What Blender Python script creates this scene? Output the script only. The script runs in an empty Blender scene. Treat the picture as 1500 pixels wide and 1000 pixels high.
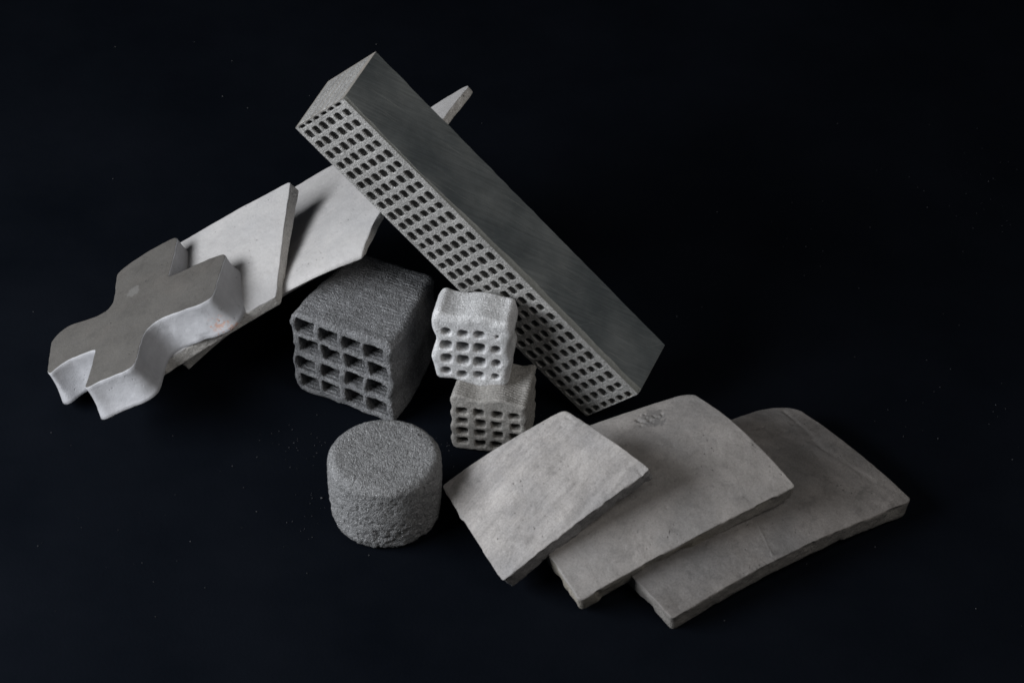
import bpy, math, random
import numpy as np

# One "unit" in this script is 2 cm: the pieces are a few centimetres long.
S = 0.02
scene = bpy.context.scene
col = scene.collection

# ------------------------------------------------------------------ camera
ELEV = math.radians(40.0)
DIST = 42.0
cam_data = bpy.data.cameras.new("camera")
cam = bpy.data.objects.new("camera", cam_data)
col.objects.link(cam)
cam.location = (0.0, -DIST * math.cos(ELEV) * S, DIST * math.sin(ELEV) * S)
cam.rotation_euler = (math.pi / 2 - ELEV, 0.0, 0.0)
cam_data.sensor_width = 36.0
cam_data.lens = 36.0 * DIST / 15.0
cam_data.clip_start = 0.02
cam_data.clip_end = 20.0
cam_data.dof.use_dof = True
cam_data.dof.focus_distance = 43.0 * S
cam_data.dof.aperture_fstop = 45.0
scene.camera = cam

# ------------------------------------------------------------------ world
world = bpy.data.worlds.new("World")
scene.world = world
world.use_nodes = True
wb = world.node_tree.nodes["Background"]
wb.inputs[0].default_value = (0.75, 0.85, 1.0, 1.0)
wb.inputs[1].default_value = 0.032

# ------------------------------------------------------------------ lamps
def area_lamp(name, loc, target, size, power, color):
    d = bpy.data.lights.new(name, 'AREA')
    d.shape = 'RECTANGLE'
    d.size = size[0] * S
    d.size_y = size[1] * S
    d.energy = power * S * S
    d.color = color
    o = bpy.data.objects.new(name, d)
    col.objects.link(o)
    o.location = [c * S for c in loc]
    import mathutils
    v = mathutils.Vector([t - l for t, l in zip(target, loc)])
    o.rotation_euler = v.to_track_quat('-Z', 'Y').to_euler()
    return o

area_lamp("window_softbox", (-21.0, -9.5, 12.0), (-1.0, -1.5, 1.0), (18.0, 11.0), 10800.0, (0.93, 0.96, 1.0))
area_lamp("fill_softbox", (11.0, -13.0, 19.0), (0.5, -1.5, 0.0), (12.0, 12.0), 1550.0, (1.0, 0.965, 0.92))

scene.view_settings.view_transform = 'Standard'
scene.view_settings.look = 'None'
scene.view_settings.exposure = 0.0
scene.view_settings.gamma = 1.0
scene.unit_settings.system = 'METRIC'

# ------------------------------------------------------------------ noise
def _hash(ix, iy, iz, seed):
    h = (ix.astype(np.int64) * 374761393 + iy.astype(np.int64) * 668265263 + iz.astype(np.int64) * 2147483647 + seed * 144665) & 0xffffffff
    h = ((h ^ (h >> 13)) * 1274126177) & 0xffffffff
    h = ((h ^ (h >> 16)) * 2246822519) & 0xffffffff
    h = h ^ (h >> 15)
    return (h & 0xffffff) / float(0xffffff) * 2.0 - 1.0

def vnoise(P, freq, seed=0):
    Q = np.asarray(P, dtype=np.float64) * freq
    I = np.floor(Q)
    F = Q - I
    F = F * F * (3 - 2 * F)
    I = I.astype(np.int64)
    r = 0
    for dx in (0, 1):
        for dy in (0, 1):
            for dz in (0, 1):
                w = (F[..., 0] if dx else 1 - F[..., 0]) * (F[..., 1] if dy else 1 - F[..., 1]) * (F[..., 2] if dz else 1 - F[..., 2])
                r = r + w * _hash(I[..., 0] + dx, I[..., 1] + dy, I[..., 2] + dz, seed)
    return r

def fbm(P, freq, octs=3, seed=0):
    r, a = 0, 1.0
    for i in range(octs):
        r = r + a * vnoise(P, freq * 2.03 ** i, seed + 17 * i)
        a *= 0.5
    return r

# ------------------------------------------------------------------ mesh helpers
def link_mesh(name, V, faces, mats, parent=None, base=None, smooth=True, face_mat=None):
    """V in units (world position); the object's origin is placed at base."""
    V = np.asarray(V, dtype=np.float64)
    if base is None:
        base = (V[:, 0].mean(), V[:, 1].mean(), V[:, 2].min())
    base = np.asarray(base, dtype=np.float64)
    me = bpy.data.meshes.new(name)
    L = ((V - base) * S)
    if isinstance(faces, np.ndarray):
        n, k = faces.shape
        me.vertices.add(len(L))
        me.vertices.foreach_set("co", L.astype(np.float32).ravel())
        me.loops.add(n * k)
        me.loops.foreach_set("vertex_index", faces.astype(np.int32).ravel())
        me.polygons.add(n)
        me.polygons.foreach_set("loop_start", np.arange(0, n * k, k, dtype=np.int32))
        me.polygons.foreach_set("loop_total", np.full(n, k, dtype=np.int32))
    else:
        me.from_pydata(L.tolist(), [], faces)
    if not isinstance(mats, (list, tuple)):
        mats = [mats]
    for m in mats:
        me.materials.append(m)
    me.update(calc_edges=True)
    me.validate()
    me.polygons.foreach_set("use_smooth", np.full(len(me.polygons), smooth, dtype=bool))
    if face_mat is not None:
        me.polygons.foreach_set("material_index", np.asarray(face_mat, dtype=np.int32))
    me.update()
    o = bpy.data.objects.new(name, me)
    col.objects.link(o)
    if parent is not None:
        o.parent = parent
        o.location = [b * S - p for b, p in zip(base, parent.location)]
    else:
        o.location = [b * S for b in base]
    return o

def tag(o, label, cat, group=None):
    o["label"] = label
    o["category"] = cat
    if group:
        o["group"] = group
    return o

# ------------------------------------------------------------------ materials
class NT:
    def __init__(self, name):
        self.m = bpy.data.materials.new(name)
        self.m.use_nodes = True
        self.nt = self.m.node_tree
        self.nt.nodes.clear()
        self.out = self.nt.nodes.new("ShaderNodeOutputMaterial")
        self.b = self.nt.nodes.new("ShaderNodeBsdfPrincipled")
        self.nt.links.new(self.b.outputs[0], self.out.inputs[0])
        tc = self.nt.nodes.new("ShaderNodeTexCoord")
        mp = self.nt.nodes.new("ShaderNodeMapping")
        mp.inputs["Scale"].default_value = (1 / S, 1 / S, 1 / S)
        self.nt.links.new(tc.outputs["Object"], mp.inputs[0])
        self.co = mp.outputs[0]          # coordinates in units
    def link(self, a, b):
        self.nt.links.new(a, b)
    def mapped(self, scale, rot=(0, 0, 0), loc=(0, 0, 0)):
        mp = self.nt.nodes.new("ShaderNodeMapping")
        mp.inputs["Scale"].default_value = scale
        mp.inputs["Rotation"].default_value = rot
        mp.inputs["Location"].default_value = loc
        self.link(self.co, mp.inputs[0])
        return mp.outputs[0]
    def rotated_then_scaled(self, rot, scale):
        mp = self.nt.nodes.new("ShaderNodeMapping")
        mp.inputs["Rotation"].default_value = rot
        self.link(self.co, mp.inputs[0])
        m2 = self.nt.nodes.new("ShaderNodeMapping")
        m2.inputs["Scale"].default_value = scale
        self.link(mp.outputs[0], m2.inputs[0])
        return m2.outputs[0]
    def noise(self, scale, detail=4.0, rough=0.55, co=None, dist=0.0):
        n = self.nt.nodes.new("ShaderNodeTexNoise")
        n.inputs["Scale"].default_value = scale
        n.inputs["Detail"].default_value = detail
        n.inputs["Roughness"].default_value = rough
        n.inputs["Distortion"].default_value = dist
        self.link(co if co is not None else self.co, n.inputs["Vector"])
        return n.outputs[0]
    def voronoi(self, scale, co=None, feature='F1', out="Distance"):
        n = self.nt.nodes.new("ShaderNodeTexVoronoi")
        n.feature = feature
        n.inputs["Scale"].default_value = scale
        self.link(co if co is not None else self.co, n.inputs["Vector"])
        return n.outputs[out]
    def ramp(self, fac, stops):
        r = self.nt.nodes.new("ShaderNodeValToRGB")
        els = r.color_ramp.elements
        while len(els) > 1:
            els.remove(els[-1])
        for i, (p, c) in enumerate(stops):
            e = els[0] if i == 0 else els.new(p)
            e.position = p
            if not isinstance(c, (tuple, list)):
                c = (c, c, c)
            e.color = (c[0], c[1], c[2], 1.0)
        self.link(fac, r.inputs[0])
        return r.outputs[0]
    def math(self, op, a, b=None, clamp=False):
        n = self.nt.nodes.new("ShaderNodeMath")
        n.operation = op
        n.use_clamp = clamp
        for i, x in enumerate((a, b)):
            if x is None:
                continue
            if isinstance(x, (int, float)):
                n.inputs[i].default_value = x
            else:
                self.link(x, n.inputs[i])
        return n.outputs[0]
    def mix(self, fac, a, b, mode='MIX'):
        n = self.nt.nodes.new("ShaderNodeMix")
        n.data_type = 'RGBA'
        n.blend_type = mode
        for sock, x in ((n.inputs[0], fac), (n.inputs[6], a), (n.inputs[7], b)):
            if isinstance(x, (int, float)):
                sock.default_value = x
            elif isinstance(x, tuple):
                sock.default_value = (x[0], x[1], x[2], 1.0)
            else:
                self.link(x, sock)
        return n.outputs[2]
    def bump(self, height, dist, strength=1.0, prev=None):
        n = self.nt.nodes.new("ShaderNodeBump")
        n.inputs["Strength"].default_value = strength
        n.inputs["Distance"].default_value = dist * S
        self.link(height, n.inputs["Height"])
        if prev is not None:
            self.link(prev, n.inputs["Normal"])
        return n.outputs[0]
    def finish(self, color, normal=None, rough=0.8, spec=0.3, metal=0.0):
        self.link(color, self.b.inputs["Base Color"]) if not isinstance(color, tuple) else None
        if normal is not None:
            self.link(normal, self.b.inputs["Normal"])
        if isinstance(rough, (int, float)):
            self.b.inputs["Roughness"].default_value = rough
        else:
            self.link(rough, self.b.inputs["Roughness"])
        if isinstance(spec, (int, float)):
            self.b.inputs["Specular IOR Level"].default_value = spec
        else:
            self.link(spec, self.b.inputs["Specular IOR Level"])
        self.b.inputs["Metallic"].default_value = metal
        return self.m

def mul3(c, k):
    return tuple(x * k for x in c)

def ceramic(name, c, var=0.12, grain=45.0, grain_amt=0.10, pits=0.15, bump=0.012, streak=None, rough=0.75, spec=0.3, tint=None, stain_or_shade=None):
    """Dense fired ceramic: mottled body, fine grain, small dark pores, faint streaks."""
    t = NT(name)
    blot = t.noise(1.6, 5.0, 0.6)
    c0 = t.ramp(blot, [(0.3, mul3(c, 1 - var)), (0.5, c), (0.72, mul3(c, 1 + var))])
    if tint is not None:
        c0 = t.mix(t.ramp(t.noise(0.9, 4.0, 0.6, t.mapped((1, 1, 1), loc=(3.1, 1.7, 0.4))), [(0.45, 0.0), (0.7, 0.7)]), c0, tint)
    smud = t.noise(3.1, 6.0, 0.72, t.mapped((1.0, 1.0, 1.0), loc=(7.0, 2.0, 5.0)), 0.6)
    c0 = t.mix(1.0, c0, t.ramp(smud, [(0.30, 1 - var * 1.3), (0.48, 1.0), (0.62, 1.0), (0.74, 1 + var * 0.5)]), 'MULTIPLY')
    fine = t.noise(grain, 4.0, 0.85)
    c1 = t.mix(1.0, c0, t.ramp(fine, [(0.38, 1 - grain_amt * 1.9), (0.5, 1.0), (0.62, 1 + grain_amt * 1.1)]), 'MULTIPLY')
    pore = t.voronoi(11.0)
    gate = t.noise(2.3, 2.0)
    pm = t.math('MULTIPLY', t.ramp(pore, [(0.06, 1.0), (0.15, 0.0)]), t.ramp(gate, [(0.5, 0.0), (0.62, 1.0)]))
    c2 = t.mix(t.math('MULTIPLY', pm, pits * 4, True), c1, mul3(c, 0.35))
    h = t.math('ADD', t.math('MULTIPLY', fine, 0.5), t.math('MULTIPLY', t.noise(14.0, 4.0, 0.65), 0.9))
    h = t.math('SUBTRACT', h, t.math('MULTIPLY', pm, 1.2))
    if streak:
        sv = t.noise(1.0, 4.0, 0.7, t.rotated_then_scaled(streak[0], streak[1]))
        c2 = t.mix(1.0, c2, t.ramp(sv, [(0.32, 1 - streak[2]), (0.6, 1 + streak[2] * 0.6)]), 'MULTIPLY')
        h = t.math('ADD', h, t.math('MULTIPLY', sv, streak[3]))
    if stain_or_shade:
        for (p, r, thr, sc, colr, amt) in stain_or_shade:
            mp = t.mapped((1, 1, 1), loc=tuple(-x for x in p))
            ln = t.nt.nodes.new("ShaderNodeVectorMath")
            ln.operation = 'LENGTH'
            t.link(mp, ln.inputs[0])
            fall = t.math('SUBTRACT', 1.0, t.math('DIVIDE', ln.outputs["Value"], r), True)
            msk = t.ramp(t.math('ADD', t.noise(sc, 5.0, 0.7), t.math('MULTIPLY', fall, 0.5)), [(thr, 0.0), (thr + 0.06, 1.0)])
            msk = t.math('MULTIPLY', t.math('MULTIPLY', msk, t.math('GREATER_THAN', fall, 0.02)), amt)
            c2 = t.mix(msk, c2, colr)
    return t.finish(c2, t.bump(h, bump), rough, spec)

def sintered(name, c, grain=38.0, contrast=0.45, bump=0.03, rough=0.55, spec=0.5, sparkle=0.5, layer_axis=None, layer_freq=9.0, layer_amt=0.0, stain_or_shade=None, pores=0.35):
    """Sintered granular body: each grain has its own tone and its own facet."""
    t = NT(name)
    vd = t.voronoi(grain)
    vc = t.voronoi(grain, out="Color")
    sep = t.nt.nodes.new("ShaderNodeSeparateColor")
    t.link(vc, sep.inputs[0])
    tone = t.ramp(sep.outputs[0], [(0.0, 1 - contrast), (0.5, 1.0), (0.86, 1 + contrast * 0.5), (1.0, 1 + contrast * 1.7)])
    body = t.ramp(t.noise(2.1, 4.0, 0.6), [(0.3, mul3(c, 0.82)), (0.7, mul3(c, 1.18))])
    c1 = t.mix(1.0, body, tone, 'MULTIPLY')
    pore = t.ramp(t.noise(grain * 0.5, 2.0, 0.6), [(0.30, 1.0 - pores), (0.42, 1.0)])
    c1 = t.mix(1.0, c1, pore, 'MULTIPLY')
    crev = t.ramp(vd, [(0.30, 1.0), (0.75, 0.72)])
    c2 = t.mix(1.0, c1, crev, 'MULTIPLY')
    if stain_or_shade:
        for (p, r, colr) in stain_or_shade:
            mp = t.mapped((1, 1, 1), loc=tuple(-x for x in p))
            ln = t.nt.nodes.new("ShaderNodeVectorMath")
            ln.operation = 'LENGTH'
            t.link(mp, ln.inputs[0])
            fall = t.math('SUBTRACT', 1.0, t.math('DIVIDE', ln.outputs["Value"], r), True)
            msk = t.ramp(t.math('MULTIPLY', fall, t.noise(30.0, 3.0)), [(0.12, 0.0), (0.3, 1.0)])
            c2 = t.mix(msk, c2, colr)
    h = t.math('SUBTRACT', t.math('MULTIPLY', sep.outputs[1], 0.6), vd)
    h = t.math('ADD', h, t.math('MULTIPLY', t.noise(grain * 0.45, 3.0, 0.6), 1.0))
    nrm = t.bump(h, bump)
    # bright crystal facets
    rgh = t.ramp(sep.outputs[2], [(0.0, rough + 0.2), (0.9, rough + 0.2), (0.93, rough - sparkle * 0.5), (1.0, rough - sparkle * 0.7)])
    spc = t.ramp(sep.outputs[2], [(0.0, spec * 0.5), (0.9, spec * 0.5), (0.95, spec * 2.0)])
    return t.finish(c2, nrm, rgh, spc)

# =================================================================== SETTING
def make_cloth_material():
    t = NT("black_cloth")
    blot = t.noise(0.35, 4.0, 0.6)
    base = t.ramp(blot, [(0.3, (0.0025, 0.0033, 0.0050)), (0.75, (0.0044, 0.0054, 0.0078))])
    lint = t.math('MULTIPLY', t.ramp(t.voronoi(5.0), [(0.022, 1.0), (0.045, 0.0)]), t.ramp(t.noise(0.55, 2.0), [(0.5, 0.0), (0.66, 1.0)]))
    base = t.mix(t.math('MULTIPLY', lint, 0.05), base, (0.06, 0.065, 0.075))
    h = t.noise(22.0, 4.0)
    return t.finish(base, t.bump(h, 0.008, 0.5), 1.0, 0.0)

def make_cloth():
    n = 90
    g = np.linspace(-1, 1, n)
    xs = np.sign(g) * (np.abs(g) * 14 + np.abs(g) ** 4 * 56)
    X, Y = np.meshgrid(xs, xs, indexing='ij')
    P = np.stack([X, Y, np.zeros_like(X)], -1).reshape(-1, 3)
    P[:, 2] = -0.012 + 0.010 * vnoise(P, 0.7, 3)
    i = np.arange(n * n).reshape(n, n)
    F = np.stack([i[:-1, :-1], i[1:, :-1], i[1:, 1:], i[:-1, 1:]], -1).reshape(-1, 4)
    o = link_mesh("black_cloth", P, F, make_cloth_material(), base=(0, 0, 0))
    o["kind"] = "structure"
    o["label"] = "black cloth spread under all the pieces and filling the background"
    return o
make_cloth()

# =================================================================== CURVED TILES
def smoothstep(a, b, x):
    t = np.clip((x - a) / (b - a), 0, 1)
    return t * t * (3 - 2 * t)

def make_plate(name, corners, thick, bulge_u, bulge_v, mat, seed, edge_noise=0.03, chip=0.05, rnd=(0.03, 0.03, 0.03, 0.03),
               nu=150, nv=120, rough_amp=0.006, pits=(), grooves=(), base=None, bevel=0.016, edge_mat=None, steps=(), er=1.0):
    """corners: top-surface corners in order front, right, back, left. Arched along u (front to right) and v (front to left)."""
    F, R, B, L = [np.array(c, dtype=float) for c in corners]
    rng = np.random.RandomState(seed)
    u = np.linspace(0, 1, nu)
    v = np.linspace(0, 1, nv)
    U, V = np.meshgrid(u, v, indexing='ij')
    # round the four corners in parameter space
    for (cu, cv, r) in ((0, 0, rnd[0]), (1, 0, rnd[1]), (1, 1, rnd[2]), (0, 1, rnd[3])):
        du = np.abs(U - cu)
        dv = np.abs(V - cv)
        m = (du < r) & (dv < r)
        s = 1 - du / r
        t = 1 - dv / r
        s2 = s * np.sqrt(np.clip(1 - t * t / 2, 0, 1))
        t2 = t * np.sqrt(np.clip(1 - s * s / 2, 0, 1))
        U = np.where(m, cu + (1 if cu == 0 else -1) * r * (1 - s2), U)
        V = np.where(m, cv + (1 if cv == 0 else -1) * r * (1 - t2), V)
    def surf(U, V):
        U_ = U[..., None]
        V_ = V[..., None]
        P = F * (1 - U_) * (1 - V_) + R * U_ * (1 - V_) + B * U_ * V_ + L * (1 - U_) * V_
        n = np.cross(R - F, L - F)
        n /= np.linalg.norm(n)
        bu = bulge_u(U, V) if callable(bulge_u) else bulge_u * 4 * U * (1 - U)
        bv = bulge_v(U, V) if callable(bulge_v) else bulge_v * 4 * V * (1 - V)
        return P + n * (bu + bv)[..., None]
    P = surf(U, V)
    eps = 1e-3
    N = np.cross(surf(U + eps, V) - surf(U - eps, V), surf(U, V + eps) - surf(U, V - eps))
    N /= np.linalg.norm(N, axis=-1, keepdims=True)
    cen = P.mean((0, 1))
    # boundary loop (anticlockwise seen from the top)
    ring = [(i, 0) for i in range(nu - 1)] + [(nu - 1, j) for j in range(nv - 1)] + [(i, nv - 1) for i in range(nu - 1, 0, -1)] + [(0, j) for j in range(nv - 1, 0, -1)]
    ri = np.array([a for a, b in ring])
    rj = np.array([b for a, b in ring])
    RB = P[ri, rj]
    RN = N[ri, rj]
    T = np.roll(RB, -1, 0) - np.roll(RB, 1, 0)
    O = np.cross(T, RN)
    O /= np.linalg.norm(O, axis=-1, keepdims=True)
    # wander of the outline and chips
    wob = edge_noise * vnoise(RB, 1.4, seed) + edge_noise * 0.45 * vnoise(RB, 5.0, seed + 5)
    chips = np.clip(vnoise(RB, 3.3, seed + 9) - 0.45, 0, 1) * chip * 2.2 + np.clip(vnoise(RB, 9.0, seed + 11) - 0.4, 0, 1) * chip
    # inset of top grid near the border so that a bevel can follow
    W = np.minimum.reduce([np.arange(nu)[:, None] + 0 * np.arange(nv)[None], (nu - 1 - np.arange(nu))[:, None] + 0 * np.arange(nv)[None],
                           np.arange(nv)[None] + 0 * np.arange(nu)[:, None], (nv - 1 - np.arange(nv))[None] + 0 * np.arange(nu)[:, None]])
    top = P.copy()
    low = rough_amp * (2.2 * vnoise(P, 1.7, seed + 21) + 0.8 * vnoise(P, 6.0, seed + 22) + 0.35 * vnoise(P, 17.0, seed + 23))
    for (pu, pv, r, d) in pits:
        c = surf(np.array(pu), np.array(pv))
        dd = np.linalg.norm(P - c, axis=-1) / r * (1 + 0.5 * vnoise(P, 9.0, seed + 31))
        low = low - d * np.exp(-(dd * dd))
    for (a, b, wd, d) in grooves:
        a = surf(np.array(a[0]), np.array(a[1]))
        b = surf(np.array(b[0]), np.array(b[1]))
        ab = b - a
        t = np.clip(((P - a) @ ab) / (ab @ ab), 0, 1)
        dd = np.linalg.norm(P - a - t[..., None] * ab, axis=-1) / wd * (1.1 + 0.9 * vnoise(P, 5.0, seed + 33))
        low = low - d * np.exp(-(dd * dd))
    top = top + N * low[..., None]
    verts = [top.reshape(-1, 3)]
    idx = np.arange(nu * nv).reshape(nu, nv)
    quads = [np.stack([idx[:-1, :-1], idx[1:, :-1], idx[1:, 1:], idx[:-1, 1:]], -1).reshape(-1, 4)]
    fm = [np.zeros(len(quads[0]), int)]
    # side rings
    nr = len(ring)
    prof = [(0.35, 0.10), (0.75, 0.32), (0.97, 0.75), (1.0, 1.2)]
    rows = []
    for o_, d_ in prof:
        rows.append((o_ * bevel, d_ * bevel))
    for k in range(1, 7):
        rows.append((bevel, 1.2 * bevel + (thick - 2.2 * bevel) * k / 6.0))
    rows.append((bevel * 0.6, thick - 0.3 * bevel))
    rows.append((-0.02, thick))
    prev = idx[ri, rj]
    off = nu * nv
    top_ring = top[ri, rj]
    for k, (o_, d_) in enumerate(rows):
        fr = d_ / thick
        rough = er * 0.012 * vnoise(RB * 1.0 + k * 0.05 * np.array([0.3, 0.2, 1.0]), 11.0, seed + 40) + er * 0.016 * vnoise(RB + RN * d_ * 1.0, 7.0, seed + 41)
        cut = chips * np.exp(-((fr - 0.05) * 2.4) ** 2) + 0.7 * np.roll(chips, 37) * np.exp(-((fr - 1.0) * 2.4) ** 2)
        for (s0, s1, f0, dep) in steps:       # long flaked-off ledges on the edge, in ring fraction
            q = np.arange(nr) / nr
            cut = cut + dep * smoothstep(s0, s0 + 0.01, q) * (1 - smoothstep(s1 - 0.02, s1, q)) * smoothstep(f0 - 0.05, f0 + 0.05, fr)
        blend = min(1.0, k / 3.0)
        q = top_ring * (1 - blend) + RB * blend if k < 3 else RB
        ringv = q + O * (o_ + blend * (wob + rough - cut))[:, None] - RN * d_
        verts.append(ringv)
        cur = off + np.arange(nr)
        off += nr
        quads.append(np.stack([prev, cur, np.roll(cur, -1), np.roll(prev, -1)], -1))
        fm.append(np.full(nr, 1 if k > 3 else 0, int))
        prev = cur
    # bottom grid
    bot = (P - N * thick)
    inner = idx[1:-1, 1:-1]
    bi = np.arange((nu - 2) * (nv - 2)).reshape(nu - 2, nv - 2) + off
    verts.append(bot[1:-1, 1:-1].reshape(-1, 3))
    full = np.zeros((nu, nv), int)
    full[1:-1, 1:-1] = bi
    full[ri, rj] = prev
    quads.append(np.stack([full[:-1, :-1], full[:-1, 1:], full[1:, 1:], full[1:, :-1]], -1).reshape(-1, 4))
    fm.append(np.zeros(len(quads[-1]), int))
    Vv = np.concatenate(verts)
    Q = np.concatenate(quads)
    mats = [mat, edge_mat or mat]
    return link_mesh(name, Vv, Q, mats, face_mat=np.concatenate(fm), base=base)

grey_a = ceramic("grey_fired_clay", (0.272, 0.256, 0.245), var=0.22, grain=40, grain_amt=0.12, bump=0.011,
                 streak=((0, 0, math.radians(-38)), (0.5, 5.5, 1.0), 0.20, 0.6), tint=(0.215, 0.21, 0.213), rough=0.66, spec=0.35)
grey_b = ceramic("brown_grey_fired_clay", (0.234, 0.219, 0.208), var=0.20, grain=40, grain_amt=0.10, bump=0.009, stain_or_shade=[([0.264, 1.062, 0.944], 0.30, 0.66, 9.0, (0.06, 0.06, 0.062), 0.45)],  # dark patch over the pit cluster paints in the shade of the pits
                 tint=(0.172, 0.166, 0.163), rough=0.62, spec=0.35, streak=((0, 0, math.radians(50)), (0.6, 3.0, 1.0), 0.08, 0.25))
grey_c = ceramic("dark_grey_fired_clay", (0.158, 0.146, 0.138), var=0.26, grain=40, grain_amt=0.12, bump=0.010,
                 tint=(0.115, 0.112, 0.112), rough=0.66, spec=0.35, streak=((0, 0, math.radians(-48)), (4.0, 0.5, 1.0), 0.12, 0.3))
edge_dark = ceramic("raw_edge_clay", (0.25, 0.243, 0.243), var=0.2, grain=32, grain_amt=0.2, bump=0.035, rough=0.75, spec=0.3)
edge_b = ceramic("raw_edge_light_clay", (0.29, 0.273, 0.25), var=0.2, grain=32, grain_amt=0.16, bump=0.03, rough=0.75, spec=0.3, tint=(0.28, 0.25, 0.20))
edge_c = ceramic("raw_edge_brown_clay", (0.195, 0.184, 0.172), var=0.2, grain=32, grain_amt=0.16, bump=0.03, rough=0.75, spec=0.3)

G_T = "grey curved tiles overlapping like fallen dominoes"
rng = np.random.RandomState(5)
p3 = [(0.55 + 0.38 * rng.rand(), 0.55 + 0.38 * rng.rand(), 0.02 + 0.03 * rng.rand(), 0.01 + 0.01 * rng.rand()) for _ in range(16)]
o = make_plate("curved_tile", [[2.087, -5.907, 0.26], [5.44, -3.698, 0.28], [3.862, -1.656, 0.28], [0.574, -3.82, 0.28]], 0.28, 0.16, 0.10, grey_c, 31, edge_noise=0.009, chip=0.04, er=0.45, rnd=(0.015, 0.03, 0.14, 0.03), edge_mat=edge_c,
               nu=280, nv=200, pits=p3, grooves=[((0.94, 0.2), (0.90, 0.62), 0.05, 0.012), ((0.91, 0.55), (0.95, 0.92), 0.045, 0.014), ((0.82, 0.30), (0.87, 0.55), 0.03, 0.007), ((0.42, 0.03), (0.47, 0.26), 0.012, -0.008)])
tag(o, "darkest grey curved tile, lying flat at far right under the other two", "tile", G_T)
p2 = [(0.755 + 0.026 * rng.randn(), 0.86 + 0.026 * rng.randn(), 0.012 + 0.016 * rng.rand() ** 2, 0.012 + 0.018 * rng.rand()) for _ in range(22)]
p2 += [(0.35 + 0.6 * rng.rand(), 0.1 + 0.8 * rng.rand(), 0.015 + 0.015 * rng.rand(), 0.012) for _ in range(7)]
o = make_plate("curved_tile", [[0.891, -5.669, 0.36], [3.769, -4.123, 0.94], [2.458, -2.211, 0.93], [-0.467, -3.22, 0.42]], 0.34, 0.06, 0.20, grey_b, 57, edge_noise=0.009, chip=0.05, er=0.45, rnd=(0.02, 0.012, 0.07, 0.03), edge_mat=edge_b,
               base=([1.663, -3.806, 0.0]), nu=280, nv=220, pits=p2, steps=[(0.02, 0.15, 0.45, 0.03)])
tag(o, "middle grey curved tile with a small cluster of pits near its back corner", "tile", G_T)
p1 = [(0.1 + 0.85 * rng.rand(), 0.1 + 0.8 * rng.rand(), 0.012 + 0.02 * rng.rand(), 0.008 + 0.008 * rng.rand()) for _ in range(12)]
o = make_plate("curved_tile", [[-0.116, -5.377, 0.42], [1.801, -4.419, 1.52], [0.689, -3.23, 1.5], [-0.944, -3.657, 0.52]], 0.35, 0.05, 0.11, grey_a, 83, edge_noise=0.009, chip=0.06, er=0.7, rnd=(0.015, 0.015, 0.04, 0.02), edge_mat=edge_dark,
               pits=p1, rough_amp=0.009, grooves=[((0.95, 0.0), (0.97, 0.9), 0.03, 0.015)])
tag(o, "smallest grey curved tile with a dark crumbly front edge, topmost beside the cylinder", "tile", G_T)

white_clay = ceramic("white_fired_clay", (0.335, 0.324, 0.318), var=0.07, grain=42, grain_amt=0.035, pits=0.08, bump=0.010, rough=0.62, spec=0.4,
                     tint=(0.280, 0.275, 0.277))
white_edge = ceramic("white_raw_edge", (0.54, 0.52, 0.495), var=0.12, grain=32, grain_amt=0.14, pits=0.2, bump=0.03, rough=0.75, spec=0.35)
grey_edge = ceramic("grey_cut_edge", (0.34, 0.33, 0.32), var=0.1, grain=36, grain_amt=0.1, pits=0.15, bump=0.015, rough=0.7, spec=0.35)
G_L = "pale plates under the cross"
o = make_plate("pale_plate", [[-4.758, -0.758, 0.2], [-2.084, -0.801, 2.2], [-0.578, 1.74, 3.4], [-3.582, 2.12, 1.0]], 0.13, lambda U, V: 4 * U * (1 - U) * (0.16 * (1 - V) - 0.02 * V), lambda U, V: 0.45 * np.sqrt(np.clip(V, 0, 1)) * (1 - V) * U, white_clay, 12, edge_noise=0.010, chip=0.03, er=0.4,
               rnd=(0.01, 0.008, 0.05, 0.03), edge_mat=white_edge, bevel=0.012, rough_amp=0.006)
tag(o, "long pale curved plate passing behind the perforated bar, its front corner over the dark block", "plate", G_L)
o = make_plate("pale_plate", [[-5.067, -1.553, 0.79], [-3.321, -0.978, 1.645], [-3.194, 0.917, 2.22], [-5.241, 1.193, 0.65]], 0.20, 0.03, 0.02, white_clay, 22, edge_noise=0.006, chip=0.025, er=0.35,
               rnd=(0.01, 0.01, 0.02, 0.03), edge_mat=white_edge, bevel=0.012, rough_amp=0.006)
tag(o, "short pale plate with a straight cut right edge, lying directly under the cross", "plate", G_L)

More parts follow.
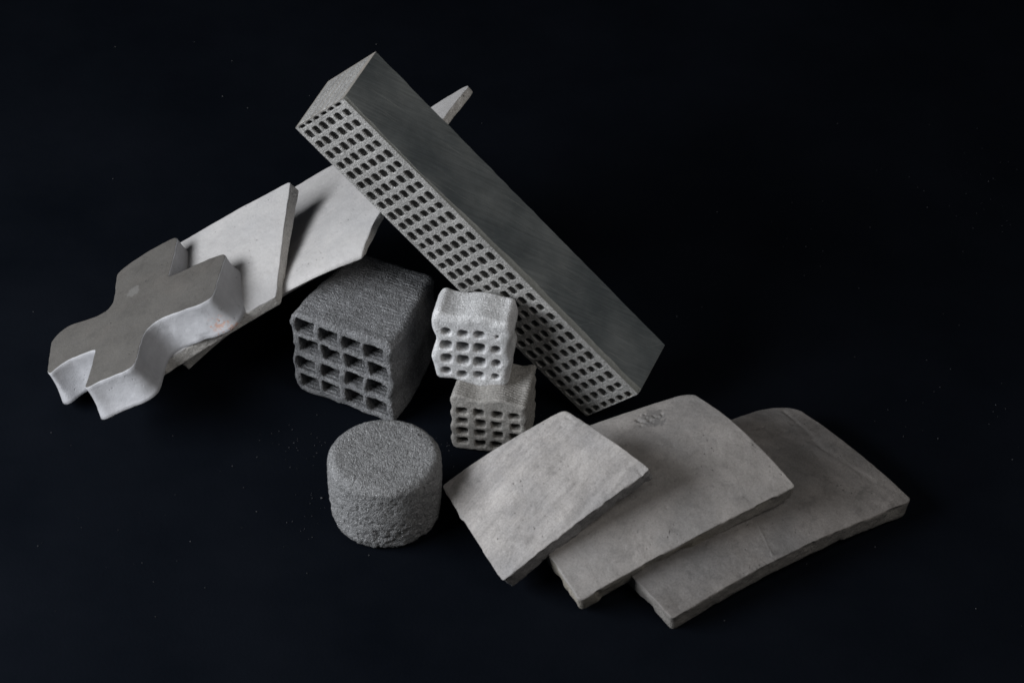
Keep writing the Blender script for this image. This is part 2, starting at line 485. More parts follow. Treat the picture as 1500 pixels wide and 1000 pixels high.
# =================================================================== CROSS
def make_cross():
    pts = np.array([[0.593, 1.654], [0.618, 1.586], [0.617, 1.28], [0.596, 0.917], [0.573, 0.614], [0.728, 0.602], [0.999, 0.609], [1.269, 0.616], [1.459, 0.578], [1.513, 0.54], [1.538, 0.459], [1.507, 0.253], [1.478, 0.039], [1.45, -0.253], [1.417, -0.461], [1.366, -0.513], [1.186, -0.532], [0.983, -0.496], [0.779, -0.46], [0.578, -0.451], [0.449, -0.491], [0.358, -0.572], [0.31, -0.726], [0.286, -0.934], [0.284, -1.179], [0.255, -1.347], [0.18, -1.405], [0.067, -1.419], [-0.135, -1.396], [-0.335, -1.389], [-0.489, -1.425], [-0.543, -1.401], [-0.554, -1.345], [-0.53, -1.142], [-0.51, -0.86], [-0.503, -0.5], [-0.598, -0.478], [-0.769, -0.466], [-0.941, -0.454], [-1.072, -0.495], [-1.166, -0.549], [-1.237, -0.617], [-1.298, -0.538], [-1.311, -0.39], [-1.319, -0.183], [-1.344, 0.088], [-1.352, 0.247], [-1.304, 0.344], [-1.214, 0.44], [-1.084, 0.498], [-0.979, 0.49], [-0.797, 0.436], [-0.586, 0.409], [-0.419, 0.453], [-0.352, 0.59], [-0.356, 0.831], [-0.376, 1.111], [-0.392, 1.337], [-0.323, 1.425], [-0.142, 1.516], [0.058, 1.593], [0.332, 1.647], [0.504, 1.668]])
    c = np.array([-5.4179, -0.8427, 1.1762])
    ex = np.array([0.88806, 0.04139, 0.45785])
    n = np.array([-0.45972, 0.07995, 0.88446])
    ey = np.cross(n, ex)
    # resample the closed outline evenly, then soften it
    seg = np.linalg.norm(np.roll(pts, -1, 0) - pts, axis=1)
    cum = np.r_[0, np.cumsum(seg)]
    m = 420
    s = np.linspace(0, cum[-1], m, endpoint=False)
    cl = np.vstack([pts, pts[:1]])
    Q = np.stack([np.interp(s, cum, cl[:, 0]), np.interp(s, cum, cl[:, 1])], 1)
    for _ in range(3):
        Q = 0.5 * Q + 0.25 * (np.roll(Q, 1, 0) + np.roll(Q, -1, 0))
    if np.sum(Q[:, 0] * np.roll(Q[:, 1], -1) - np.roll(Q[:, 0], -1) * Q[:, 1]) < 0:
        Q = Q[::-1]
    T = np.roll(Q, -3, 0) - np.roll(Q, 3, 0)
    for _ in range(10):
        T = 0.5 * T + 0.25 * (np.roll(T, 1, 0) + np.roll(T, -1, 0))
    O = np.stack([T[:, 1], -T[:, 0]], 1)
    O /= np.linalg.norm(O, axis=1, keepdims=True)
    th = 0.55
    P3 = np.c_[Q, np.zeros(m)]
    V, quads, fm = [], [], []
    def ring(off, d, k):
        w = 0.006 * vnoise(P3 + np.array([0, 0, d]), 6.0, 4) + 0.004 * vnoise(P3 + np.array([0, 0, d]), 17.0, 5)
        q = Q + O * (off + w)[:, None] if hasattr(off, '__len__') else Q + O * (off + (w if k else 0 * w))[:, None]
        return c + q[:, :1] * ex + q[:, 1:] * ey - n * d
    bev = 0.022
    rows = [(-bev, 0.0), (-bev * 0.35, bev * 0.18), (0.0, bev * 0.7)]
    for k in range(1, 13):
        f = k / 12.0
        rows.append((0.008 * math.sin(f * 3.1) * -1.0 + 0.085 * f ** 2.0, bev + (th - 2 * bev) * f))
    rows += [(0.07, th - 0.3 * bev), (0.045, th)]
    grow = 1.0 + 1.0 * np.clip(O[:, 0], 0, 1) ** 2 * (Q[:, 0] > 1.0)
    for _ in range(12):
        grow = 0.5 * grow + 0.25 * (np.roll(grow, 1) + np.roll(grow, -1))
    for k, (o_, d_) in enumerate(rows):
        chipn = np.clip(vnoise(P3, 4.0, 77) - 0.4, 0, 1) * 0.05 if k >= len(rows) - 4 else 0.0
        V.append(ring(o_ * grow, d_, k) - (O @ np.stack([ex, ey])) * np.asarray(chipn)[..., None] if k >= len(rows) - 4 else ring(o_ * grow if k > 2 else o_, d_, k))
        if k:
            a = (k - 1) * m + np.arange(m)
            b = k * m + np.arange(m)
            quads += np.stack([a, b, np.roll(b, -1), np.roll(a, -1)], -1).tolist()
            fm += [0 if k < 2 else 1] * m
    nr = len(rows)
    faces = quads + [list(range(m)), list(range((nr - 1) * m, nr * m))[::-1]]
    fm += [0, 1]
    V = np.concatenate(V)
    faces = [f[::-1] if False else f for f in faces]
    base = (c[0], c[1], V[:, 2].min())
    loc = lambda x, y, d: tuple((c + x * ex + y * ey - n * d) - np.array(base))
    rust = (0.34, 0.15, 0.08)
    side = ceramic("cross_pale_side", (0.305, 0.305, 0.318), var=0.10, grain=36, grain_amt=0.02, pits=0.10, bump=0.006, rough=0.6, spec=0.4,
                   streak=((0, 0, 0), (0.7, 0.7, 6.0), 0.06, 0.15),
                   stain_or_shade=[(loc(1.30, -0.62, 0.40), 0.40, 0.86, 20.0, rust, 0.55), (loc(1.52, -0.62, 0.56), 0.24, 0.78, 18.0, rust, 0.55)])
    topm = ceramic("cross_ground_top", (0.084, 0.079, 0.073), var=0.16, grain=50, grain_amt=0.12, pits=0.3, bump=0.007, rough=0.55, spec=0.4,
                   tint=(0.102, 0.092, 0.083), stain_or_shade=[(loc(-0.02, 0.62, 0.0), 0.16, 0.62, 5.0, (0.17, 0.166, 0.16), 0.4)])
    o = link_mesh("ceramic_cross", V, faces, [topm, side], base=base, face_mat=fm)
    # flat top shading
    for p in o.data.polygons[-2:]:
        p.use_smooth = False
    tag(o, "grey cross shaped block with dull dark top and pale sides, on the pale plates", "cross")
    return o
make_cross()

# =================================================================== PERFORATED BAR
def make_bar():
    o0 = np.array([-1.8341, 0.0007, 5.1051])
    R = np.array([[0.676442, -0.400819, -0.617876], [-0.196829, -0.906810, 0.372766], [-0.709708, -0.130538, -0.692297]])
    L, W, H = 5.9014, 1.0075, 1.1344
    base = o0 + R @ np.array([L, W, H])
    def world(p):
        return o0 + np.asarray(p) @ R.T
    root = bpy.data.objects.new("perforated_bar", None)
    col.objects.link(root)
    root.location = [b * S for b in base]
    root.empty_display_size = 0.01
    # lattice: cells on the W = const face, every hole a real channel through the bar
    rng = np.random.RandomState(3)
    V, Fq, fm = [], [], []
    def add(v):
        V.append(v)
        return len(V) - 1
    nrow, ncol = 29, 6
    pl = (L - 0.03) / nrow
    m0, m1 = 0.075, 0.02
    pw = (H - m0 - m1) / ncol
    l_edges = [0.0] + [0.028 + pl * (i + 0.28) for i in range(nrow)] + [L]
    nh = 16
    wf, wb = W, 0.06
    def cellring(l0, l1, h0, h1):
        # 16 points on the border of the cell, matched to a 16-point rounded rectangle
        pts = []
        for k in range(nh):
            a = 2 * math.pi * (k + 0.5) / nh
            x, y = math.cos(a), math.sin(a)
            sc = 1.0 / max(abs(x), abs(y))
            pts.append((0.5 * (1 + x * sc), 0.5 * (1 + y * sc)))
        return pts
    border = cellring(0, 1, 0, 1)
    corner = {}
    def grid_vert(l, h, w):
        key = (round(l, 5), round(h, 5), round(w, 4))
        if key not in corner:
            corner[key] = add((l, w, h))
        return corner[key]
    for i in range(len(l_edges) - 1):
        l0, l1 = l_edges[i], l_edges[i + 1]
        for j in range(ncol):
            h0 = m0 + pw * j if j else 0.0
            h1 = m0 + pw * (j + 1) if j < ncol - 1 else H
            lc = 0.5 * (l0 + l1) + rng.uniform(-0.008, 0.008)
            hc = m0 + pw * (j + 0.5) + rng.uniform(-0.006, 0.006)
            sl, sh = pl * 0.318, pw * 0.33
            if j == 0:
                sl *= 1.15 if i % 2 else 0.85
                hc += -0.006 if i % 2 else 0.008
            if j == ncol - 1:
                hc -= 0.008
                sl *= 1.1 if i % 2 else 0.88
            if rng.rand() < 0.10:
                sl *= 0.8
            sl *= rng.uniform(0.94, 1.06)
            sh *= rng.uniform(0.92, 1.08)
            if i == 0:
                sl = min(sl, (l1 - l0) * 0.26); lc = l0 + (l1 - l0) * 0.42
            if i == len(l_edges) - 2:
                lc = l0 + (l1 - l0) * 0.62; sl = min(sl, (l1 - l0) * 0.32)
            jit = [rng.uniform(0.965, 1.035) for _ in range(nh)]
            hole_f, hole_i, hole_u, hole_b, cf = [], [], [], [], []
            for k in range(nh):
                a = 2 * math.pi * (k + 0.5) / nh
                x, y = math.cos(a), math.sin(a)
                e = 5.0
                rr = (abs(x) ** e + abs(y) ** e) ** (-1 / e)
                hl, hh = lc + sl * rr * x * jit[k], hc + sh * rr * y * jit[k]
                hole_f.append(add((hl + 0.010 * x, wf, hh + 0.010 * y)))
                hole_i.append(add((hl, wf - 0.016, hh)))
                ul, uh = hl + 0.024 * rr * x * jit[k], hh + 0.019 * rr * y * jit[k]
                hole_u.append(add((ul, wf - 0.045, uh)))
                hole_b.append(add((ul, wb, uh)))
                bx, by = border[k]
                cf.append(grid_vert(l0 + (l1 - l0) * bx, h0 + (h1 - h0) * by, wf))
            for k in range(nh):
                k2 = (k + 1) % nh
                a, b = cf[k], cf[k2]
                pa, pb = border[k], border[k2]
                if abs(pa[0] - pb[0]) > 1e-6 and abs(pa[1] - pb[1]) > 1e-6:   # a cell corner lies between
                    cx = round((pa[0] + pb[0]) / 2); cy = round((pa[1] + pb[1]) / 2)
                    c = grid_vert(l0 + (l1 - l0) * cx, h0 + (h1 - h0) * cy, wf)
                    Fq.append((a, c, b, hole_f[k2], hole_f[k]))
                else:
                    Fq.append((a, b, hole_f[k2], hole_f[k]))
                Fq.append((hole_f[k], hole_f[k2], hole_i[k2], hole_i[k]))
                Fq.append((hole_i[k], hole_i[k2], hole_u[k2], hole_u[k]))
                Fq.append((hole_u[k], hole_u[k2], hole_b[k2], hole_b[k]))
            Fq.append(tuple(hole_b))
    VW = world(np.array(V))
    faces = [tuple(f) for f in Fq]
    lat = sintered("bar_lattice_grain", (0.280, 0.275, 0.266), grain=54, contrast=0.26, bump=0.008, rough=0.5, spec=0.5, sparkle=0.5)
    ob = link_mesh("lattice", VW, faces, lat, parent=root, base=base, smooth=False)
    ob["label"] = "grainy pale face pierced by rows of small rectangular holes"
    # casing: the ground smooth walls round the lattice
    e = 0.0
    b = 0.045     # chamfer between smooth face and lattice face
    z = 0.004
    # cross-section in (W, H), outer skin; open on the lattice face
    sec = [(W - 0.002, H), (0.012, H), (0.0, H - 0.012), (0.0, 0.010), (0.010, -z), (W - 0.05, -z), (W - 0.006, 0.022), (W - 0.002, 0.030)]
    nl = 140
    V2, F2, m2 = [], [], []
    ls = np.linspace(0.0, L, nl)
    for i, l in enumerate(ls):
        cw = 0.045 + 0.05 * smoothstep(0.15, 0.6, l / L) + 0.02 * float(vnoise(np.array([l, 0.0, 0.0]), 1.1, 8)) + 0.008 * float(vnoise(np.array([l, 0.0, 0.0]), 6.0, 9))
        for q, (w, h) in enumerate(sec):
            if q == 5:
                w = W - cw
            e_ = 0.0035 * float(vnoise(np.array([l, w, h]), 7.0, 10))
            V2.append((l, w + (e_ if q not in (0, 7) else 0), h + e_))
    k = len(sec)
    for i in range(nl - 1):
        for j in range(k - 1):
            a0 = i * k + j
            F2.append((a0, a0 + 1, a0 + k + 1, a0 + k))
            m2.append(1 if 4 < j else (0 if j in (4,) else 0))
    # end plates
    for l, sgn in ((-0.004, -1), (L + 0.004, 1)):
        s0 = len(V2)
        for (w, h) in sec:
            V2.append((l, w, h))
        ii = list(range(s0, s0 + k))
        F2.append(tuple(ii if sgn < 0 else ii[::-1]))
        m2.append(2)
        r0 = 0 if sgn < 0 else (nl - 1) * k
        for j in range(k - 1):
            F2.append((s0 + j, s0 + j + 1, r0 + j + 1, r0 + j))
            m2.append(1)
    # materials
    t = NT("ground_smooth_face")
    Rt = R
    # texture axes along the bar
    rot = t.nt.nodes.new("ShaderNodeVectorMath")
    def axis(vec):
        n = t.nt.nodes.new("ShaderNodeVectorMath"); n.operation = 'DOT_PRODUCT'
        t.link(t.co, n.inputs[0]); n.inputs[1].default_value = tuple(float(x) for x in vec)
        return n.outputs["Value"]
    lx, wx, hx = axis(R[:, 0]), axis(R[:, 1]), axis(R[:, 2])
    cmb = t.nt.nodes.new("ShaderNodeCombineXYZ")
    t.link(lx, cmb.inputs[0]); t.link(wx, cmb.inputs[1]); t.link(hx, cmb.inputs[2])
    def mp(scale, rotz):
        m = t.nt.nodes.new("ShaderNodeMapping"); m.inputs["Rotation"].default_value = (0, 0, rotz)
        t.link(cmb.outputs[0], m.inputs[0])
        m_ = t.nt.nodes.new("ShaderNodeMapping"); m_.inputs["Scale"].default_value = scale
        t.link(m.outputs[0], m_.inputs[0])
        return m_.outputs[0]
    s1 = t.noise(1.0, 5.0, 0.75, mp((1.2, 34.0, 1), math.radians(24)))
    s2 = t.noise(1.0, 3.0, 0.6, mp((0.9, 70.0, 1), math.radians(14)))
    s3 = t.noise(1.0, 3.0, 0.6, mp((0.8, 40.0, 1), math.radians(52)))
    blot = t.noise(0.9, 5.0, 0.6)
    c0 = t.ramp(blot, [(0.36, (0.080, 0.091, 0.096)), (0.64, (0.158, 0.170, 0.171))])
    c1 = t.mix(1.0, c0, t.ramp(s1, [(0.30, 0.78), (0.62, 1.18)]), 'MULTIPLY')
    scr = t.math('ADD', t.ramp(s2, [(0.64, 0.0), (0.72, 0.55)]), t.ramp(s3, [(0.68, 0.0), (0.75, 0.45)]))
    c2 = t.mix(scr, c1, (0.33, 0.34, 0.33))
    h = t.math('ADD', t.math('MULTIPLY', s1, 0.6), t.math('MULTIPLY', t.noise(40.0, 2.0), 0.3))
    smooth_m = t.finish(c2, t.bump(h, 0.006), 0.5, 0.25)
    cham = ceramic("bar_chamfer", (0.225, 0.232, 0.218), var=0.12, grain=40, grain_amt=0.1, bump=0.008, rough=0.55, spec=0.35)
    endm = ceramic("bar_end_face", (0.20, 0.187, 0.170), var=0.22, grain=36, grain_amt=0.025, bump=0.004, rough=0.6, spec=0.35,
                   tint=(0.19, 0.15, 0.115))
    oc = link_mesh("casing", world(np.array(V2)), F2, [smooth_m, cham, endm], parent=root, base=base, smooth=False, face_mat=m2)
    oc["label"] = "smooth dark ground faces with fine scratches and a brownish end"
    tag(root, "long rectangular bar with rows of small square holes, propped diagonally over the plates", "bar")
    return root
make_bar()

# =================================================================== HONEYCOMB BLOCKS (signed distance + surface nets)
def surface_nets(D, h, org):
    """D > 0 outside; returns verts and quads."""
    s = D < 0
    nx, ny, nz = D.shape
    cnt = np.zeros((nx - 1, ny - 1, nz - 1), np.int8)
    acc = np.zeros((nx - 1, ny - 1, nz - 1, 3))
    num = np.zeros((nx - 1, ny - 1, nz - 1))
    corners = [(i, j, k) for i in (0, 1) for j in (0, 1) for k in (0, 1)]
    sl = lambda c: (slice(c[0], nx - 1 + c[0]), slice(c[1], ny - 1 + c[1]), slice(c[2], nz - 1 + c[2]))
    for c in corners:
        cnt += s[sl(c)]
    act = (cnt > 0) & (cnt < 8)
    for a in corners:
        for ax in range(3):
            if a[ax] == 0:
                b = list(a); b[ax] = 1; b = tuple(b)
                da, db = D[sl(a)], D[sl(b)]
                m = (da < 0) != (db < 0)
                t = np.where(m, da / np.where(m, da - db, 1), 0)
                p = np.zeros(3)
                for q in range(3):
                    acc[..., q] += np.where(m, a[q] + (t if q == ax else 0), 0)
                num += m
    idx = -np.ones(act.shape, np.int64)
    ids = np.argwhere(act)
    idx[act] = np.arange(len(ids))
    V = org + h * (ids + acc[act] / num[act][:, None])
    quads = []
    for ax in range(3):
        u, w = (ax + 1) % 3, (ax + 2) % 3
        sa = [slice(0, n) for n in D.shape]; sb = [slice(0, n) for n in D.shape]
        sa[ax] = slice(0, D.shape[ax] - 1); sb[ax] = slice(1, D.shape[ax])
        A, B = s[tuple(sa)], s[tuple(sb)]
        E = np.argwhere(A != B)
        E = E[(E[:, u] > 0) & (E[:, w] > 0) & (E[:, u] < D.shape[u] - 1) & (E[:, w] < D.shape[w] - 1)]
        inside = A[tuple(E.T)]
        def at(du, dw):
            q = E.copy(); q[:, u] -= du; q[:, w] -= dw
            return idx[tuple(q.T)]
        q = np.stack([at(1, 1), at(0, 1), at(0, 0), at(1, 0)], -1)
        q[~inside] = q[~inside][:, ::-1]
        quads.append(q)
    return V, np.concatenate(quads)

def smin(a, b, k):
    h = np.clip(0.5 + 0.5 * (b - a) / k, 0, 1)
    return b * (1 - h) + a * h - k * h * (1 - h)
def smax(a, b, k):
    return -smin(-a, -b, k)

def make_block(name, pos, yaw, size, mat, h, spec, tilt=0.0, pitch=0.0):
    """Local axes: x along the pierced face, y depth, z up; the pierced face is at y = 0."""
    sx, sy, sz = size
    pad = 0.12
    org = np.array([-pad, -pad, -pad])
    n = [int(math.ceil((s + 2 * pad) / h)) for s in size]
    ax = [org[i] + h * np.arange(n[i]) for i in range(3)]
    X, Y, Z = np.meshgrid(*ax, indexing='ij')
    P = np.stack([X, Y, Z], -1)
    D = spec(X, Y, Z, P, sx, sy, sz)
    V, Q = surface_nets(D, h, org)
    c, s = math.cos(yaw), math.sin(yaw)
    Rz = np.array([[c, -s, 0], [s, c, 0], [0, 0, 1]])
    ct, st = math.cos(tilt), math.sin(tilt)
    Ry = np.array([[ct, 0, st], [0, 1, 0], [-st, 0, ct]])
    cp, sp = math.cos(pitch), math.sin(pitch)
    Rx = np.array([[1, 0, 0], [0, cp, -sp], [0, sp, cp]])
    VW = V @ (Rz @ Ry @ Rx).T + np.array(pos)
    o = link_mesh(name, VW, Q, mat, base=None)
    return o

def rbox2(px, pz, hx, hz, r):
    qx, qz = np.abs(px) - hx + r, np.abs(pz) - hz + r
    return np.hypot(np.maximum(qx, 0), np.maximum(qz, 0)) + np.minimum(np.maximum(qx, qz), 0) - r

def dark_spec(X, Y, Z, P, sx, sy, sz):
    t = Y / sy
    # the body narrows and slumps a little towards the back
    x0 = 0.02 * np.sin(Z * 9.0) + 0.10 * smoothstep(0.2, 1.0, t) + 0.02
    x1 = sx - 0.22 * smoothstep(0.1, 1.1, t) ** 1.2 + 0.02 * np.sin(Z * 8.5 + 1.0)
    z0 = 0.03 * smoothstep(0.0, 0.5, 1 - X / sx)
    z1 = sz + 0.03 * np.sin(t * 3.0) - 0.04 * smoothstep(0.6, 1.1, t) + 0.004 * np.sin(X * 17)
    y0 = 0.015 * np.sin(Z * 18) + 0.01 * np.sin(X * 15)
    layers = 0.012 * np.abs(np.sin(Y * math.pi / 0.062)) + 0.002 * np.sin(Y * 2 * math.pi / 0.21 + X * 2)
    cx, cz = 0.5 * (x0 + x1), 0.5 * (z0 + z1)
    d = rbox2(X - cx, Z - cz, 0.5 * (x1 - x0), 0.5 * (z1 - z0), 0.13)
    d = d + layers + 0.008 * fbm(P, 5.0, 3, 61)
    d = smax(d, np.maximum(y0 - Y, Y - sy), 0.05)
    holes = np.full(X.shape, 9.0)
    Xn = (X - x0) / (x1 - x0) * sx
    rng = np.random.RandomState(8)
    for i in range(4):
        for j in range(4):
            hx = 0.055 + (sx - 0.14) * (i + 0.5) / 4 + 0.012 * rng.randn() + 0.012
            hz = 0.075 + (sz - 0.15) * (j + 0.5) / 4 + 0.010 * rng.randn()
            ax, az = 0.167 * rng.uniform(0.95, 1.05), 0.143 * rng.uniform(0.92, 1.05)
            ridge = 0.017 * np.abs(np.sin(Y * math.pi / 0.075 + i + 2.1 * j))
            if (i, j) == (1, 0):
                az *= 0.72; hz += 0.04
            # the upper left corner of each hole sags a little
            q = rbox2(Xn - hx, Z - hz, ax, az, 0.03) + ridge
            q = np.maximum(q, -(Y + 0.2)) if True else q
            q = np.maximum(q, Y - (sy - 0.25))
            holes = np.minimum(holes, q)
    d = smax(d, -holes, 0.022)
    return d + 0.004 * vnoise(P, 16.0, 62) + 0.003 * vnoise(P, 30.0, 63)

def tan_spec(X, Y, Z, P, sx, sy, sz):
    t = Y / sy
    wave = lambda q, a, ph: a * np.sin(q * 2 * math.pi / 0.235 + ph)
    x0 = wave(Z, 0.010, 0.4) + 0.03 * t
    x1 = sx + wave(Z, 0.010, 1.4) - 0.02 * t
    z1 = sz + 0.03 * np.sin(X * 2 * math.pi / 0.6 + 0.5 + 2 * t)
    z0 = 0.0
    cx, cz = 0.5 * (x0 + x1), 0.5 * (z0 + z1)
    d = rbox2(X - cx, Z - cz, 0.5 * (x1 - x0), 0.5 * (z1 - z0), 0.08)
    d = d + 0.015 * np.abs(np.sin((Y + 0.03 * np.sin(X * 7)) * math.pi / 0.052))
    d = smax(d, np.maximum(-Y + 0.01 * vnoise(P, 6.0, 71), Y - sy), 0.045)
    holes = np.full(X.shape, 9.0)
    rng = np.random.RandomState(18)
    for i in range(4):
        for j in range(4):
            hx = 0.05 + (sx - 0.10) * (i + 0.5) / 4 + 0.008 * rng.randn()
            hz = 0.06 + (sz - 0.22) * (j + 0.5) / 4 + 0.006 * rng.randn()
            ax, az = 0.078 * rng.uniform(0.95, 1.05), 0.066 * rng.uniform(0.9, 1.06)
            ridge = 0.008 * np.abs(np.sin(Y * math.pi / 0.05 + i + 1.7 * j))
            q = rbox2(X - hx, Z - hz, ax, az, 0.035) + ridge
            q = np.maximum(q, Y - (sy - 0.12))
            holes = np.minimum(holes, q)
    d = smax(d, -holes, 0.018)
    return d + 0.004 * vnoise(P, 14.0, 72) + 0.003 * vnoise(P, 30.0, 73)

def pale_spec(X, Y, Z, P, sx, sy, sz):
    t = Y / sy
    x0 = 0.035 * np.sin(Z * 2 * math.pi / 0.62 + 0.6) + 0.003 * np.sin(Z * 2 * math.pi / 0.24) + 0.03 * t
    x1 = sx + 0.022 * np.sin(Z * 2 * math.pi / 0.5 + 2.0) + 0.004 * np.sin(Z * 2 * math.pi / 0.24 + 1.0) - 0.03 * (1 - Z / sz)
    z0 = 0.045 * np.sin(X * 2 * math.pi / 0.95 + 0.3)
    z1 = sz + 0.022 * np.sin(X * 2 * math.pi / 0.62 + 1.4) + 0.04 * smoothstep(0.2, 0.0, X) + 0.02 * smoothstep(0.3, 1.0, t)
    cx, cz = 0.5 * (x0 + x1), 0.5 * (z0 + z1)
    d = rbox2(X - cx, Z - cz, 0.5 * (x1 - x0), 0.5 * (z1 - z0), 0.09)
    d = d + 0.004 * np.abs(np.sin(Y * math.pi / 0.06)) + 0.012 * vnoise(P, 2.6, 81)
    front = -Y + 0.002 * np.sin(X * 2 * math.pi / 0.25) + 0.002 * np.sin(Z * 2 * math.pi / 0.23)
    d = smax(d, np.maximum(front, Y - sy), 0.10)
    holes = np.full(X.shape, 9.0)
    rng = np.random.RandomState(28)
    for i in range(4):
        for j in range(4):
            hx = 0.07 + (sx - 0.16) * (i + 0.5) / 4 + 0.005 * rng.randn()
            hz = 0.085 + (sz - 0.25) * (j + 0.5) / 4 + 0.008 * rng.randn()
            ax, az = 0.078, 0.080
            if j in (0, 3):
                az *= 0.78; ax *= 0.9
            if i == 3:
                ax *= 0.82; az *= 0.82
            if (i, j) == (3, 3):
                ax, az = 0.024, 0.026
            if i in (1, 2) and j in (1, 2):
                ax *= 1.06; az *= 1.06
            ax *= rng.uniform(0.95, 1.05)
            ridge = 0.010 * np.abs(np.sin(Y * math.pi / 0.055 + i + 1.7 * j)) * smoothstep(0.05, 0.2, Y)
            q = rbox2(X - hx, Z - hz, ax, az, 0.058 if ax > 0.03 else 0.02) + ridge
            q = np.maximum(q, Y - (sy - 0.10))
            holes = np.minimum(holes, q)
    d = smax(d, -holes, 0.02)
    return d + 0.0025 * vnoise(P, 14.0, 82) + 0.002 * vnoise(P, 30.0, 83)

G_H = "printed honeycomb blocks with four by four holes"
dark_m = sintered("dark_sintered_grain", (0.150, 0.151, 0.156), grain=56, contrast=0.40, bump=0.012, rough=0.6, spec=0.45, sparkle=0.45)
o = make_block("honeycomb_block", (-3.14, -1.10, 0.0), math.radians(-27.2), (1.66, 1.68, 1.47), dark_m, 0.020, dark_spec)
tag(o, "large charcoal honeycomb block with square holes, standing below the plate corner", "block", G_H)
tan_m = sintered("tan_sintered_grain", (0.252, 0.241, 0.226), grain=60, contrast=0.20, bump=0.004, rough=0.6, spec=0.4, sparkle=0.4)
o = make_block("honeycomb_block", (-0.86, -2.33, 0.0), math.radians(-10.5), (1.08, 0.88, 0.98), tan_m, 0.0145, tan_spec)
tag(o, "small tan grey honeycomb block under the paler one, standing on the cloth", "block", G_H)
pale_m = sintered("pale_sintered_grain", (0.53, 0.53, 0.535), grain=62, contrast=0.20, bump=0.007, rough=0.6, spec=0.4, sparkle=0.4, pores=0.2)
o = make_block("honeycomb_block", (-1.10, -1.99, 0.95), math.radians(-8.4), (1.09, 0.60, 1.20), pale_m, 0.0145, pale_spec, tilt=math.radians(1.0))
tag(o, "small pale silvery honeycomb block with round holes, stacked on the tan block", "block", G_H)

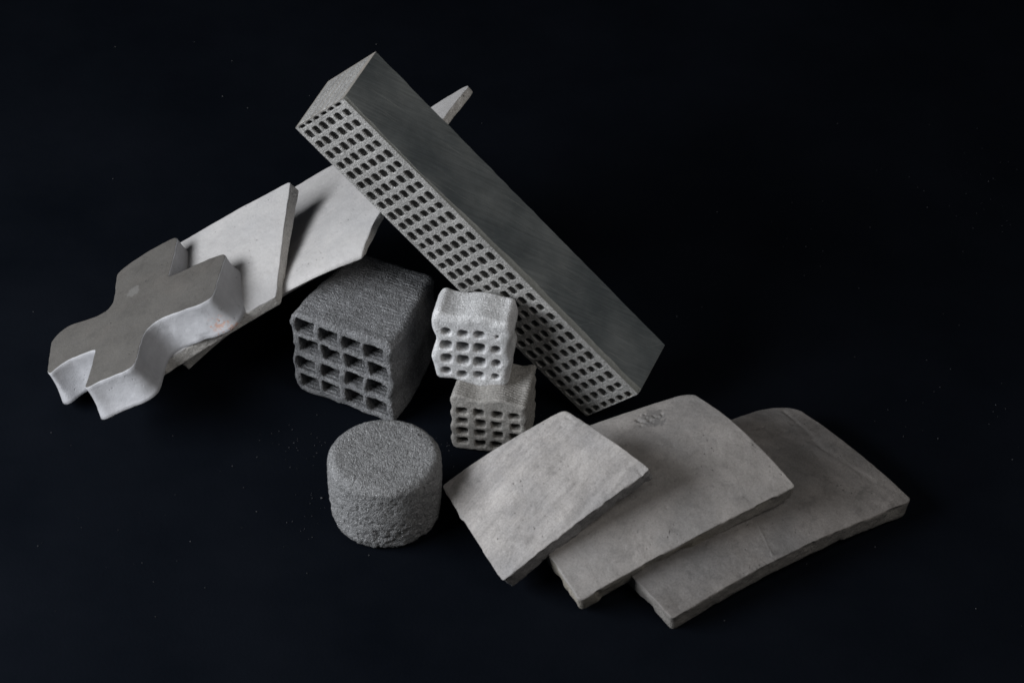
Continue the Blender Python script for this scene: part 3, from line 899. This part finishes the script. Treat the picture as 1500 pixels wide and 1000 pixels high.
# =================================================================== CYLINDER
def make_cylinder():
    cx, cy, r, hgt = -1.715, -3.68, 0.765, 1.13
    prof = []
    for k in range(46):                      # top cap
        prof.append(((r - 0.13) * k / 45.0, hgt, ))
    for k in range(1, 11):
        a = k / 10 * math.pi / 2
        prof.append((r - 0.13 + 0.13 * math.sin(a), hgt - 0.13 + 0.13 * math.cos(a)))
    for k in range(1, 60):
        f = k / 60
        prof.append((r + 0.005 * math.sin(f * 3.1) - 0.03 * f ** 2, hgt - 0.13 - (hgt - 0.13 - 0.14) * f))
    for k in range(0, 11):
        a = k / 10 * math.pi / 2
        prof.append((r - 0.03 - 0.15 + 0.15 * math.cos(a), 0.14 - 0.14 * math.sin(a)))
    for k in range(1, 6):
        prof.append(((r - 0.18) * (1 - k / 6), 0.0))
    prof = np.array(prof)
    ns = 300
    a = np.linspace(0, 2 * math.pi, ns, endpoint=False)
    R, A = np.meshgrid(prof[:, 0], a, indexing='ij')
    Zz = np.repeat(prof[:, 1][:, None], ns, 1)
    P = np.stack([R * np.cos(A), R * np.sin(A), Zz], -1)
    T = np.gradient(prof, axis=0)
    Nn = np.stack([-T[:, 1], T[:, 0]], 1)
    Nn /= np.linalg.norm(Nn, axis=1, keepdims=True) + 1e-9
    N = np.stack([Nn[:, :1] * np.cos(A), Nn[:, :1] * np.sin(A), np.repeat(Nn[:, 1:], ns, 1)], -1)
    low = smoothstep(0.62, 0.05, Zz) * (R > 0.5)
    d = 0.010 * vnoise(P, 2.2, 1) + (0.003 + 0.006 * low) * vnoise(P, 11.0, 2) + (0.006 + 0.006 * low) * vnoise(P, 27.0, 3) - 0.035 * np.clip(vnoise(P, 8.5, 5) - 0.45, 0, 1) * (0.5 + 1.6 * low)
    side = 0.3 + 0.7 * smoothstep(hgt - 0.03, hgt - 0.15, Zz)
    d = d * (0.55 + 0.45 * side) - side * (0.05 * np.clip(vnoise(P, 15.0, 7) - 0.42, 0, 1) + 0.04 * np.clip(vnoise(P, 23.0, 8) - 0.4, 0, 1))
    d = d - 0.10 * np.clip(vnoise(P, 4.0, 6) - 0.42, 0, 1) * smoothstep(0.18, 0.0, Zz) * (R > 0.4)
    P = P + N * d[..., None] * np.where(np.arange(len(prof)) == 0, 0, 1)[:, None, None]
    P[..., 2] = np.maximum(P[..., 2], 0.0)
    P = P + np.array([cx, cy, 0.0])
    n = len(prof)
    i = np.arange(n * ns).reshape(n, ns)
    F = np.stack([i[:-1], i[1:], np.roll(i[1:], -1, 1), np.roll(i[:-1], -1, 1)], -1).reshape(-1, 4)
    # the axis rings collapse to single points
    V = P.reshape(-1, 3)
    F = F[ns:]
    V = np.vstack([V, V[:ns].mean(0), [[cx, cy, 0.0]]])
    tri_top = [(n * ns, int(i[1, k]), int(i[1, (k + 1) % ns])) for k in range(ns)]
    tri_bot = [(n * ns + 1, int(i[-1, (k + 1) % ns]), int(i[-1, k])) for k in range(ns)]
    faces = [tuple(f) for f in F.tolist()] + tri_top + tri_bot
    m = sintered("cylinder_grain", (0.200, 0.200, 0.202), grain=56, contrast=0.32, bump=0.014, pores=0.6, rough=0.55, spec=0.5, sparkle=0.5)
    o = link_mesh("ceramic_cylinder", V, faces, m, base=(cx, cy, 0))
    tag(o, "short grainy dark grey cylinder with rounded rims, standing in front", "cylinder")
make_cylinder()

# =================================================================== DUST
def make_dust():
    rng = np.random.RandomState(91)
    spots = []
    for _ in range(60):
        spots.append((rng.uniform(-8, 8), rng.uniform(-7, 8), rng.uniform(0.004, 0.011)))
    for (cx, cy, s, k) in ((-2.9, -2.2, 0.35, 40), (-0.9, -2.2, 0.25, 25), (0.9, -2.0, 0.3, 25), (-2.5, -3.6, 0.4, 40), (7.2, 3.8, 0.9, 60), (6.2, -1.2, 0.8, 25), (-4.6, -3.9, 1.0, 35), (4.5, 2.6, 0.8, 25)):
        for _ in range(k):
            spots.append((cx + rng.randn() * s, cy + rng.randn() * s, rng.uniform(0.003, 0.009)))
    spots += [(0.72, -1.85, 0.030), (0.60, -1.95, 0.02), (-2.62, -3.35, 0.022), (0.93, -1.83, 0.018)]
    V, F = [], []
    for (x, y, r) in spots:
        b = len(V)
        for p in ((1, 0, 0), (-0.5, 0.87, 0), (-0.5, -0.87, 0), (0, 0, 1.1), (0.6, 0.5, 0.6)):
            V.append((x + r * p[0] * rng.uniform(0.6, 1.3), y + r * p[1] * rng.uniform(0.6, 1.3), r * p[2]))
        F += [(b, b + 1, b + 3), (b + 1, b + 2, b + 3), (b + 2, b, b + 3), (b, b + 4, b + 1), (b, b + 3, b + 4), (b + 1, b + 4, b + 3)]
    m = ceramic("ceramic_dust", (0.10, 0.10, 0.105), bump=0.004)
    o = link_mesh("ceramic_dust", np.array(V), F, m, base=(0, 0, 0), smooth=False)
    o["kind"] = "stuff"
    o["label"] = "fine pale dust and crumbs scattered over the black cloth"
make_dust()
